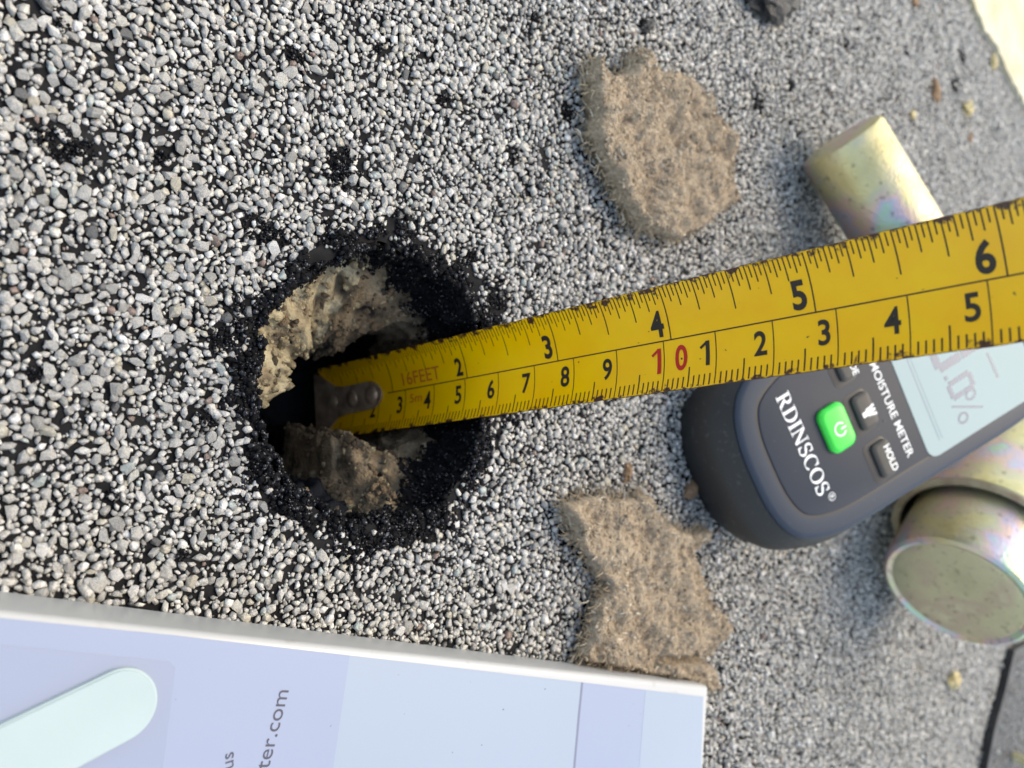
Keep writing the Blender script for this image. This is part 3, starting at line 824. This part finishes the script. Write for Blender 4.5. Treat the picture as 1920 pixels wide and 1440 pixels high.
# ------------------------------------------------------------------ white box and the pale stick
MAT_CARD = mat('white_card', (.40, .405, .41), .38, var=.03, vscale=20)
MAT_LID = mat('lid_print', (.24, .28, .385), .30, var=.04, vscale=15, bump=.03, bscale=200)
MAT_LID2 = mat('pale_lid_print', (.26, .31, .39), .30, var=.03, vscale=15)
MAT_LID3 = mat('window_film', (.24, .275, .37), .16, var=.06, vscale=12, bump=.05, bscale=60)
for m_ in (MAT_LID, MAT_LID2, MAT_LID3): specks(m_, (.10, .10, .13), 900, .765, .02, .8)
specks(MAT_CARD, (.30, .29, .27), 260, .66, .08, .5)
MAT_GREYINK = mat('grey_print', (.045, .045, .07), .5)
LP0, LP1, LP2 = at(0, 1146, 1.55), at(1330, 1286, .95), at(700, 1226, 1.17)
far_r = at(1318, 1600, .97)
ln_ = (LP1 - LP0).normalized(); ld = (far_r - LP1); ld = (ld - ln_ * ld.dot(ln_)).normalized(); lnn = ln_.cross(ld).normalized()
if lnn.z < 0: lnn = -lnn
def lid(x, y, h=0.0): return on_plane(x, y, LP1, lnn) + lnn * h
corner_dir = (on_plane(1320, 1440, LP1, lnn) - LP1).normalized()
c00 = LP1; c10 = LP0 - ln_ * 2.5; depth = 5.4
tops = [c00, c10, c10 + corner_dir * depth, c00 + corner_dir * depth]
inc = Vector((0, 0, 0))
bm = bmesh.new()
tv = [bm.verts.new(p) for p in tops]
bv = [bm.verts.new((p.x, p.y, 0.06)) for p in tops]
bm.faces.new(tv)
bm.faces.new(list(reversed(bv)))
for i in range(4): bm.faces.new((bv[i], bv[(i + 1) % 4], tv[(i + 1) % 4], tv[i]))
bmesh.ops.recalc_face_normals(bm, faces=bm.faces[:])
bmesh.ops.bevel(bm, geom=[e for e in bm.edges], offset=.13, segments=4, affect='EDGES', profile=.55)
box = empty('white_box', 'flat white cardboard box with pale blue printed lid and grey web address', 'box', (LP1.x, LP1.y, 0))
o = obj_bm('box_body', bm, MAT_CARD, box); auto_smooth(o, 50)
def sheet(name, pix, m_, h, parent=box):
    P = [lid(x, y, h) for x, y in pix]; B = [lid(x, y, .001) for x, y in pix]; n_ = len(P)
    return obj(name, P + B, [list(range(n_))] + [(i, (i + 1) % n_, (i + 1) % n_ + n_, i + n_) for i in range(n_)], m_, parent)
MAT_CREASE = mat('crease', (.13, .15, .22), .6)
sheet('lid_panel', [(-200, 1136), (0, 1158), (330, 1191), (655, 1229), (640, 1330), (624, 1440), (600, 1600), (-200, 1600)], MAT_LID, .012)
sheet('lid_panel', [(655, 1229), (1090, 1279), (1084, 1340), (1075, 1440), (1060, 1600), (600, 1600), (624, 1440), (640, 1330)], MAT_LID2, .009)
sheet('lid_crease', [(1089, 1279), (1093, 1279.5), (1087, 1340), (1078, 1440), (1063, 1600), (1059, 1600), (1074, 1440), (1083, 1340)], MAT_CREASE, .011)
sheet('lid_panel', [(1090, 1279), (1210, 1293.3), (1205, 1350), (1198, 1440), (1186, 1600), (1060, 1600), (1075, 1440), (1084, 1340)], MAT_LID, .007)
sheet('lid_panel', [(1210, 1293.3), (1318, 1306), (1314, 1440), (1309, 1600), (1186, 1600), (1198, 1440), (1205, 1350)], MAT_LID2, .010)
sheet('window_film', [(-200, 1180), (0, 1209), (180, 1226), (318, 1240), (328, 1252), (318, 1330), (304, 1440), (280, 1600), (-200, 1600)], MAT_LID3, .020)
def lid_text(txt, p_start, p_end, height, m_, bold=0):
    bm, (x0, x1, y0, y1) = text_mesh(txt, 1.0, bold)
    a, e = lid(*p_start, .017), lid(*p_end, .017); X = (e - a); wd = X.length; X.normalize(); Y = lnn.cross(X).normalized()
    kx = wd / (x1 - x0)
    xh = height
    for v in bm.verts: v.co = a + X * ((v.co.x - x0) * kx) + Y * (v.co.y * xh)
    return obj_bm('lid_lettering', bm, m_, box)
lid_text('ter.com', (503, 1441), (541, 1294), .35, MAT_GREYINK, .0)
lid_text('us', (437, 1438), (437.5, 1408), .28, MAT_GREYINK, .0)
MAT_STICK = mat('stick', (.33, .41, .425), .6, var=.05, vscale=60, bump=.08, bscale=300)
# pale stick lying on the lid
def stickpt(x, y, h): return lid(x, y, h)
tip_c = stickpt(222, 1320, 0); tail = stickpt(-330, 1600, 0)
sd = (tip_c - tail).normalized(); sw = lnn.cross(sd).normalized()
hw_ = (stickpt(180, 1268, 0) - tip_c).dot(sw); hw_ = abs(hw_)
out = []
for k in range(25):
    a = math.pi / 2 - math.pi * k / 24; out.append(tip_c + sd * math.cos(a) * hw_ * .95 + sw * math.sin(a) * hw_)
out += [tail - sw * hw_, tail + sw * hw_]
bm = bmesh.new()
b0 = [bm.verts.new(p + lnn * .022) for p in out]; t0 = [bm.verts.new(p + lnn * .12) for p in out]
bm.faces.new(t0); bm.faces.new(list(reversed(b0)))
for i in range(len(out)): bm.faces.new((b0[i], b0[(i + 1) % len(out)], t0[(i + 1) % len(out)], t0[i]))
bmesh.ops.recalc_face_normals(bm, faces=bm.faces[:])
bmesh.ops.bevel(bm, geom=[e for e in bm.edges if all(v in t0 for v in e.verts)], offset=.03, segments=3, affect='EDGES')
o = obj_bm('flat_stick', bm, MAT_STICK, at_=tip_c); auto_smooth(o, 50)
tag(o, 'pale mint flat stick with a rounded tip lying on the white box', 'stick')

# ------------------------------------------------------------------ moisture meter
MP = Vector((17.208, -2.134, 1.9)); ML = Vector((.8265, .4557, .3306)).normalized()
MW = Vector((.4231, -.8901, .1692)).normalized(); MN = MW.cross(ML).normalized()
if MN.z < 0: MN = -MN
def mp(p, q, h=0.0): return MP + ML * p + MW * q + MN * h
def mloc(x, y):
    d = on_plane(x, y, MP, MN) - MP; return d.dot(ML), d.dot(MW)
MC = .35
half = [(.12, 0), (.13, .5), (.18, 1.0), (.33, 1.55), (.60, 2.0), (1.0, 2.3), (1.5, 2.5), (2.1, 2.64), (3.0, 2.72), (4.3, 2.77), (6.3, 2.88), (8.6, 2.99), (9.8, 2.9), (10.6, 2.5), (11.05, 1.9), (11.25, 1.1), (11.3, 0)]
# smooth it
H3 = []
for i in range(len(half) - 1):
    a = half[max(0, i - 1)]; b_ = half[i]; c_ = half[i + 1]; d_ = half[min(len(half) - 1, i + 2)]
    for j in range(4):
        t = j / 4
        H3.append(tuple(.5 * (2 * b_[k] + (c_[k] - a[k]) * t + (2 * a[k] - 5 * b_[k] + 4 * c_[k] - d_[k]) * t * t + (3 * b_[k] - a[k] - 3 * c_[k] + d_[k]) * t ** 3) for k in (0, 1)))
H3.append(half[-1])
OUT = [(p, MC + w) for p, w in H3] + [(p, MC - w) for p, w in reversed(H3[1:-1])]
def inset(outl, d):
    n_ = len(outl); r = []
    for i in range(n_):
        a, b_, c_ = Vector(outl[i - 1]), Vector(outl[i]), Vector(outl[(i + 1) % n_])
        t = (c_ - a).normalized(); nrm = Vector((-t.y, t.x))
        if nrm.dot(Vector((6, MC)) - b_) < 0: nrm = -nrm
        r.append(tuple(b_ + nrm * d))
    return r
meter = empty('moisture_meter', 'dark grey handheld moisture meter with a green power button and lit display', 'moisture meter', (MP.x, MP.y, 0))
MAT_RUB = mat('meter_rubber', (.016, .016, .018), .55, bump=.12, bscale=3000)
MAT_FACE = mat('meter_face', (.017, .025, .041), .5, var=.08, vscale=30, bump=.06, bscale=4000, spec=.3)
MAT_BEZ = mat('meter_bezel', (.025, .036, .056), .5, spec=.3, bump=.08, bscale=4000)
for m_ in (MAT_FACE, MAT_BEZ): specks(m_, (.30, .31, .33), 1500, .76, .03, .5)
specks(MAT_RUB, (.10, .10, .10), 700, .62, .12, .35)
MAT_GROOVE = mat('meter_groove', (.012, .012, .015), .5)
def loft(name, loops, m_, parent, cap0=False, cap1=True, smooth=40):
    V, F = [], []; n_ = len(loops[0])
    for lp in loops: V += lp
    for k in range(len(loops) - 1):
        for i in range(n_):
            j = (i + 1) % n_; F.append((k * n_ + i, k * n_ + j, (k + 1) * n_ + j, (k + 1) * n_ + i))
    if cap0: F.append(list(reversed(range(n_))))
    if cap1: F.append([(len(loops) - 1) * n_ + i for i in range(n_)])
    bm = bmesh.new(); vv = [bm.verts.new(v) for v in V]
    for f in F: bm.faces.new([vv[i] for i in f])
    bmesh.ops.recalc_face_normals(bm, faces=bm.faces[:])
    o = obj_bm(name, bm, m_, parent); auto_smooth(o, smooth); return o
def ring(outl, h): return [mp(p + (.42 * h + .10 * min(0, h + .4) if h < -.3 else 0), q, h) for p, q in outl]   # the end wall flares out below
o_in = lambda d: inset(OUT, d)
loft('body', [ring(o_in(.75), -2.05), ring(o_in(.35), -1.95), ring(o_in(.05), -1.5), ring(o_in(-.22), -.85), ring(o_in(-.20), -.45), ring(o_in(-.06), -.16), ring(o_in(.0), -.10)], MAT_RUB, meter, True, True)
loft('bezel', [ring(o_in(.015), -.10), ring(o_in(.02), -.04), ring(o_in(.07), .0), ring(o_in(.18), .03), ring(o_in(.56), .03)], MAT_BEZ, meter, False, True)
loft('groove', [ring(o_in(.57), .031), ring(o_in(.66), .033)], MAT_GROOVE, meter, False, True)
loft('face_panel', [ring(o_in(.645), .030), ring(o_in(.655), .055), ring(o_in(.70), .066)], MAT_FACE, meter, False, True)
FH = .066
def rrect(cp, cq, lp, lq, r, n_=6, rot=0.0):
    pts = []
    for sx_, sy_, a0 in ((1, 1, 0), (-1, 1, 90), (-1, -1, 180), (1, -1, 270)):
        for k in range(n_ + 1):
            a = math.radians(a0 + 90 * k / n_)
            pts.append((sx_ * (lp / 2 - r) + r * math.cos(a), sy_ * (lq / 2 - r) + r * math.sin(a)))
    c_, s_ = math.cos(rot), math.sin(rot)
    return [(cp + x * c_ - y * s_, cq + x * s_ + y * c_) for x, y in pts]
def shrink(pts, d):
    cx = sum(p[0] for p in pts) / len(pts); cy = sum(p[1] for p in pts) / len(pts)
    ex = max(abs(p[0] - cx) for p in pts); ey = max(abs(p[1] - cy) for p in pts)
    return [(cx + (p[0] - cx) * (1 - d / ex), cy + (p[1] - cy) * (1 - d / ey)) for p in pts]
MAT_KEY = mat('rubber_key', (.045, .042, .038), .6, bump=.1, bscale=3000)
MAT_GREEN = mat('green_key', (.012, .62, .060), .42)
MAT_WHITE = mat('white_print', (.80, .81, .82), .5)
def key(name, cp, cq, lp, lq, r, m_, h, label):
    o1 = rrect(cp, cq, lp, lq, r)
    k = loft(name, [ring(o1, FH - .01), ring(o1, FH + h * .55), ring(shrink(o1, .05), FH + h * .9), ring(shrink(o1, .12), FH + h)], m_, meter)
    tag(k, label)
    return k
def well(cp, cq, lp, lq, r):                # the dark seat round a key
    o1 = rrect(cp, cq, lp, lq, r)
    return ring(o1, FH + .003), ring(shrink(o1, .01), FH + .006)
for cp, cq in ((3.80, -1.06), (3.82, .38), (3.82, 1.81)):
    a_, b_ = well(cp - .05, cq, .80, 1.16, .18); loft('key_seat', [a_, b_], MAT_GROOVE, meter)
kp = key('power_button', 2.88, .35, .86, 1.24, .24, MAT_GREEN, .16, 'bright green power button')
km = key('mode_button', 3.88, -1.06, .58, .98, .14, MAT_KEY, .12, 'black button marked MODE')
kw = key('material_button', 3.90, .39, .58, .98, .14, MAT_KEY, .12, 'black button marked with a white three pronged emblem')
kh = key('hold_button', 3.90, 1.82, .58, .98, .14, MAT_KEY, .12, 'black button marked HOLD')
def meter_text(name, txt, q0, q1, p0, hgt, m_, h, parent, bold=0.0):
    bm, (x0, x1, y0, y1) = text_mesh(txt, 1.0, bold)
    kx = (q1 - q0) / (x1 - x0); ky = hgt / (y1 - y0)
    for v in bm.verts: v.co = mp(p0 + (v.co.y - y0) * ky, q0 + (v.co.x - x0) * kx, h)
    return obj_bm(name, bm, m_, parent)
meter_text('legend', 'MODE', -1.38, -.62, 3.93, .21, MAT_WHITE, FH + .125, km, .012)
meter_text('legend', 'HOLD', 1.49, 2.24, 3.93, .22, MAT_WHITE, FH + .125, kh, .018)
meter_text('model_lettering', 'M-19 MOISTURE METER', -1.48, 2.22, 4.62, .25, MAT_WHITE, FH + .006, meter, .006)
# serif lettering drawn stroke by stroke
def stroke(V, F, pts, wid):
    b0 = len(V); n_ = len(pts)
    for i in range(n_):
        a = Vector(pts[max(0, i - 1)]); c_ = Vector(pts[min(n_ - 1, i + 1)]); t = (c_ - a).normalized(); nn_ = Vector((-t.y, t.x))
        w = wid[i] if isinstance(wid, (list, tuple)) else wid
        p = Vector(pts[i]); V.append(p + nn_ * w / 2); V.append(p - nn_ * w / 2)
    for i in range(n_ - 1):
        q = b0 + 2 * i; F.append((q, q + 1, q + 3, q + 2))
def arc(cx, cy, rx, ry, a0, a1, n_=18): return [(cx + rx * math.cos(math.radians(a0 + (a1 - a0) * k / n_)), cy + ry * math.sin(math.radians(a0 + (a1 - a0) * k / n_))) for k in range(n_ + 1)]
def vw(a0, a1, thin, thick, n_=18): return [thin + (thick - thin) * abs(math.cos(math.radians(a0 + (a1 - a0) * k / n_))) ** 1.3 for k in range(n_ + 1)]
TK, TN, SH = .155, .055, .05
def serif(V, F, x, y, w=.30): stroke(V, F, [(x - w / 2, y), (x + w / 2, y)], SH)
def letter(ch):
    V, F = [], []
    if ch == 'I':
        stroke(V, F, [(.16, 0), (.16, 1)], TK); serif(V, F, .16, .025); serif(V, F, .16, .975); w = .36
    elif ch == 'D':
        stroke(V, F, [(.16, 0), (.16, 1)], TK); serif(V, F, .13, .025, .26); serif(V, F, .13, .975, .26)
        stroke(V, F, [(.16, .97), (.32, .97)] + arc(.34, .5, .34, .47, 90, -90) + [(.32, .03), (.16, .03)], [TN, TN] + vw(90, -90, TN, TK * 1.05) + [TN, TN]); w = .80
    elif ch == 'R':
        stroke(V, F, [(.16, 0), (.16, 1)], TK); serif(V, F, .16, .025, .32); serif(V, F, .13, .975, .26)
        stroke(V, F, [(.16, .97), (.34, .97)] + arc(.36, .735, .20, .235, 90, -90) + [(.34, .5), (.16, .5)], [TN, TN] + vw(90, -90, TN, TK) + [TN, TN])
        stroke(V, F, [(.36, .50), (.62, .03)], TK); serif(V, F, .66, .025, .22); w = .80
    elif ch == 'N':
        stroke(V, F, [(.13, 0), (.13, 1)], TN * 1.2); stroke(V, F, [(.13, .98), (.70, .02)], TK * 1.05); stroke(V, F, [(.70, 0), (.70, 1)], TN * 1.2)
        serif(V, F, .13, .025, .26); serif(V, F, .10, .975, .24); serif(V, F, .70, .975, .26); w = .86
    elif ch == 'O':
        stroke(V, F, arc(.40, .5, .33, .485, 0, 360, 36), vw(0, 360, TN, TK * 1.05, 36)); w = .82
    elif ch == 'C':
        stroke(V, F, arc(.42, .5, .34, .485, 48, 318, 30), vw(48, 318, TN, TK * 1.05, 30)); stroke(V, F, [(.66, .99), (.66, .68)], TN * 1.2); w = .78
    else:
        stroke(V, F, arc(.32, .735, .21, .245, 35, 230, 16) + [(.28, .545), (.38, .47)] + arc(.31, .26, .23, .245, 45, -150, 16),
               vw(35, 230, TN * 1.2, TK * .75, 16) + [TK * .95, TK * 1.0] + vw(45, -150, TN * 1.2, TK * .8, 16))
        stroke(V, F, [(.50, .99), (.50, .70)], TN * 1.1); stroke(V, F, [(.09, .01), (.09, .30)], TN * 1.1); w = .64
    return V, F, w
V, F = [], []; x = 0.0
for ch in 'RDINSCOS':
    lv, lf, w = letter(ch); o_ = len(V)
    V += [(v.x + x, v.y) for v in lv]; F += [[i + o_ for i in f] for f in lf]; x += w + .02
kq = (1.74 + 1.19) / x
V = [mp(1.60 + v[1] * .42, -1.19 + v[0] * kq, FH + .006 + .0004 * (i % 3)) for i, v in enumerate(V)]
obj('brand_lettering', V, F, MAT_WHITE, meter)
V, F = [], []
stroke(V, F, arc(0, 0, .105, .105, 0, 360, 24), .016)
V = [mp(1.98 + v.y, 1.90 + v.x, FH + .006) for v in V]; obj('registered_mark', V, F, MAT_WHITE, meter)
meter_text('registered_mark', 'R', 1.855, 1.955, 1.915, .13, MAT_WHITE, FH + .007, meter, 0)
V, F = [], []                                # power emblem
stroke(V, F, arc(0, 0, .17, .17, 125, 415, 24), .045); stroke(V, F, [(0, .02), (0, .20)], .045)
obj('power_emblem', [mp(2.90 + v.y, .40 + v.x, FH + .165) for v in V], F, MAT_WHITE, kp)
V, F = [], []                                # three pronged emblem
stroke(V, F, [(0, -.22), (0, -.05)], .14); stroke(V, F, [(0, -.07), (-.02, .05)], .22)
for dx_ in (-.13, 0, .13): stroke(V, F, [(dx_ * .5, .0), (dx_, .22)], .075)
obj('material_emblem', [mp(3.94 + v.y, .45 + v.x, FH + .128 + .0006 * (i // 4)) for i, v in enumerate(V)], F, MAT_WHITE, kw)
for pq in ((3.42, .36), (4.38, -1.06), (4.38, .95)):
    o1 = rrect(pq[0], pq[1], .08, .08, .035, 3); loft('indicator_dot', [ring(o1, FH), ring(o1, FH + .01)], MAT_BEZ, meter)
# display
MAT_LCD = mat('display', (.34, .43, .44), .5, spec=.15, var=.05, vscale=12)
MAT_LCDB = mat('display_border', (.62, .72, .72), .3)
MAT_SEG = mat('display_segment', (.035, .075, .16), .35)
lc = [(5.32, MC - 2.4), (5.30, MC + 2.02)] + [(5.30 + .34 - .34 * math.cos(a), MC + 2.0 + .32 * math.sin(a)) for a in (.4, .8, 1.2, 1.57)] + [(7.3, MC + 2.38), (9.3, MC + 2.47), (9.8, MC + 2.3), (9.8, MC - 2.3), (9.3, MC - 2.45)]
loft('display', [ring(lc, FH), ring(lc, FH + .012)], MAT_LCD, meter)
lcd = [o for o in bpy.data.objects if o.name == 'display'][0]
V, F = [], []
stroke(V, F, [(-2.0, 5.79), (2.3, 5.81)], .016); stroke(V, F, [(-2.0, 5.90), (2.3, 5.92)], .010)
obj('display_rule', [mp(v.y, v.x, FH + .016) for v in V], F, MAT_SEG, lcd)
def seg7(V, F, cx, cy, w, h, on, t):
    g = t * .12
    X0, X1, Y0, Y1, Ym = cx - w / 2, cx + w / 2, cy - h / 2, cy + h / 2, cy
    S_ = {'a': [(X0 + g, Y1), (X1 - g, Y1)], 'g': [(X0 + t / 2, Ym), (X1 - t / 2, Ym)], 'd': [(X0 + g, Y0), (X1 - g, Y0)],
          'f': [(X0, Ym + g), (X0, Y1 - g)], 'b': [(X1, Ym + g), (X1, Y1 - g)], 'e': [(X0, Y0 + g), (X0, Ym - g)], 'c': [(X1, Y0 + g), (X1, Ym - g)]}
    for s_ in on: stroke(V, F, S_[s_], t)
V, F = [], []
seg7(V, F, -1.35, 7.55, .85, 1.7, 'abcdef', .24); seg7(V, F, .10, 7.55, .95, 1.75, 'abcdef', .25); seg7(V, F, 1.32, 7.18, .42, .82, 'abcdef', .15)
stroke(V, F, [(.90, 6.72), (.90, 6.84)], .12)
stroke(V, F, arc(1.70, 7.38, .13, .17, 0, 360, 20), .07); stroke(V, F, arc(2.16, 6.84, .13, .17, 0, 360, 20), .07); stroke(V, F, [(1.70, 6.62), (2.22, 7.62)], .06)
stroke(V, F, [(.36, 8.66), (.64, 8.66)], .22); stroke(V, F, [(.95, 8.45), (1.75, 8.5)], .08)
obj('display_digits', [mp(v.y, v.x, FH + .016 + .0003 * (i // 4 % 4)) for i, v in enumerate(V)], F, MAT_SEG, lcd)

# ------------------------------------------------------------------ zinc plated core cutter and bar
ZR = [(0.28, (.54, .47, .23)), (0.40, (.66, .58, .32)), (0.47, (.58, .53, .36)), (0.53, (.68, .49, .42)), (0.58, (.55, .48, .57)), (0.64, (.42, .60, .47)), (0.70, (.56, .58, .38)), (0.78, (.67, .60, .34))]
MAT_ZINC = mat('zinc_plating', (.5, .45, .3), .42, .7, vscale=55, detail=4, ramp=ZR, bump=.22, bscale=900)
specks(MAT_ZINC, (.16, .13, .08), 420, .62, .10, .55)
MAT_ZINC2 = mat('worn_zinc_face', (.34, .32, .20), .45, .55, vscale=60, ramp=[(.3, (.44, .41, .26)), (.5, (.56, .52, .34)), (.62, (.52, .43, .32)), (.75, (.64, .60, .42))], bump=.18, bscale=500)
specks(MAT_ZINC2, (.12, .10, .06), 500, .60, .10, .5)
MAT_INNER = mat('inner_wall', (.03, .028, .026), .6)
MAT_RIM = mat('worn_rim', (.55, .47, .33), .5, .15, col2=(.38, .26, .17), vscale=200)
def revolve(prof, c, ax, up, m_, name, parent, n_=72, smooth=30):
    ax = ax.normalized(); u1 = up - ax * up.dot(ax); u1.normalize(); u2 = ax.cross(u1)
    V, F = [], []
    for (t, r) in prof:
        for i in range(n_):
            a = 2 * math.pi * i / n_; V.append(c + ax * t + (u1 * math.cos(a) + u2 * math.sin(a)) * r)
    for k in range(len(prof) - 1):
        for i in range(n_):
            j = (i + 1) % n_; F.append((k * n_ + i, k * n_ + j, (k + 1) * n_ + j, (k + 1) * n_ + i))
    bm = bmesh.new(); vv = [bm.verts.new(v) for v in V]
    for f in F: bm.faces.new([vv[i] for i in f])
    bmesh.ops.remove_doubles(bm, verts=bm.verts[:], dist=1e-5)
    bmesh.ops.recalc_face_normals(bm, faces=bm.faces[:])
    o = obj_bm(name, bm, m_, parent); auto_smooth(o, smooth); return o
UP = Vector((0, 0, 1))
bax = Vector((.55, -.80, .26)).normalized(); bc = Vector((23.2, 7.45, 1.33))
bar = empty('metal_bar', 'round zinc plated bar with rainbow sheen running under the tape and meter', 'metal bar', (bc.x, bc.y, 0))
revolve([(0, 0), (0, 1.12), (.05, 1.24), (.16, 1.30), (7.6, 1.30), (7.7, 1.24), (7.7, 0)], bc, bax, UP, MAT_ZINC, 'rod', bar)
tax = Vector((.84, .545, 0)).normalized(); tcn = Vector((27.9, -6.9, 2.85))
cutter = empty('core_cutter', 'zinc plated tube core cutter with round plunger end lying beside the meter', 'core cutter', (tcn.x + 4 * tax.x, tcn.y + 4 * tax.y, 0))
revolve([(2.5, 2.70), (2.45, 2.74), (2.45, 2.84), (2.52, 2.90), (10.5, 2.90), (10.6, 2.84), (10.6, 0)], tcn, tax, UP, MAT_ZINC, 'tube', cutter)
revolve([(2.46, 2.89), (2.40, 2.87), (2.40, 2.64), (2.46, 2.60)], tcn, tax, UP, MAT_RIM, 'tube_rim', cutter)
revolve([(2.46, 2.59), (9.0, 2.59), (9.0, 0)], tcn, tax, UP, MAT_INNER, 'tube_bore', cutter)
revolve([(.10, 2.02), (.02, 2.18), (.10, 2.30), (.30, 2.37), (8.9, 2.37), (8.9, 0)], tcn, tax, UP, MAT_ZINC, 'plunger', cutter)
revolve([(.06, 0), (.05, 1.0), (.06, 1.90), (.10, 2.03)], tcn, tax, UP, MAT_ZINC2, 'plunger_face', cutter)
print('stones', nS, 'crumbs', len(cr))
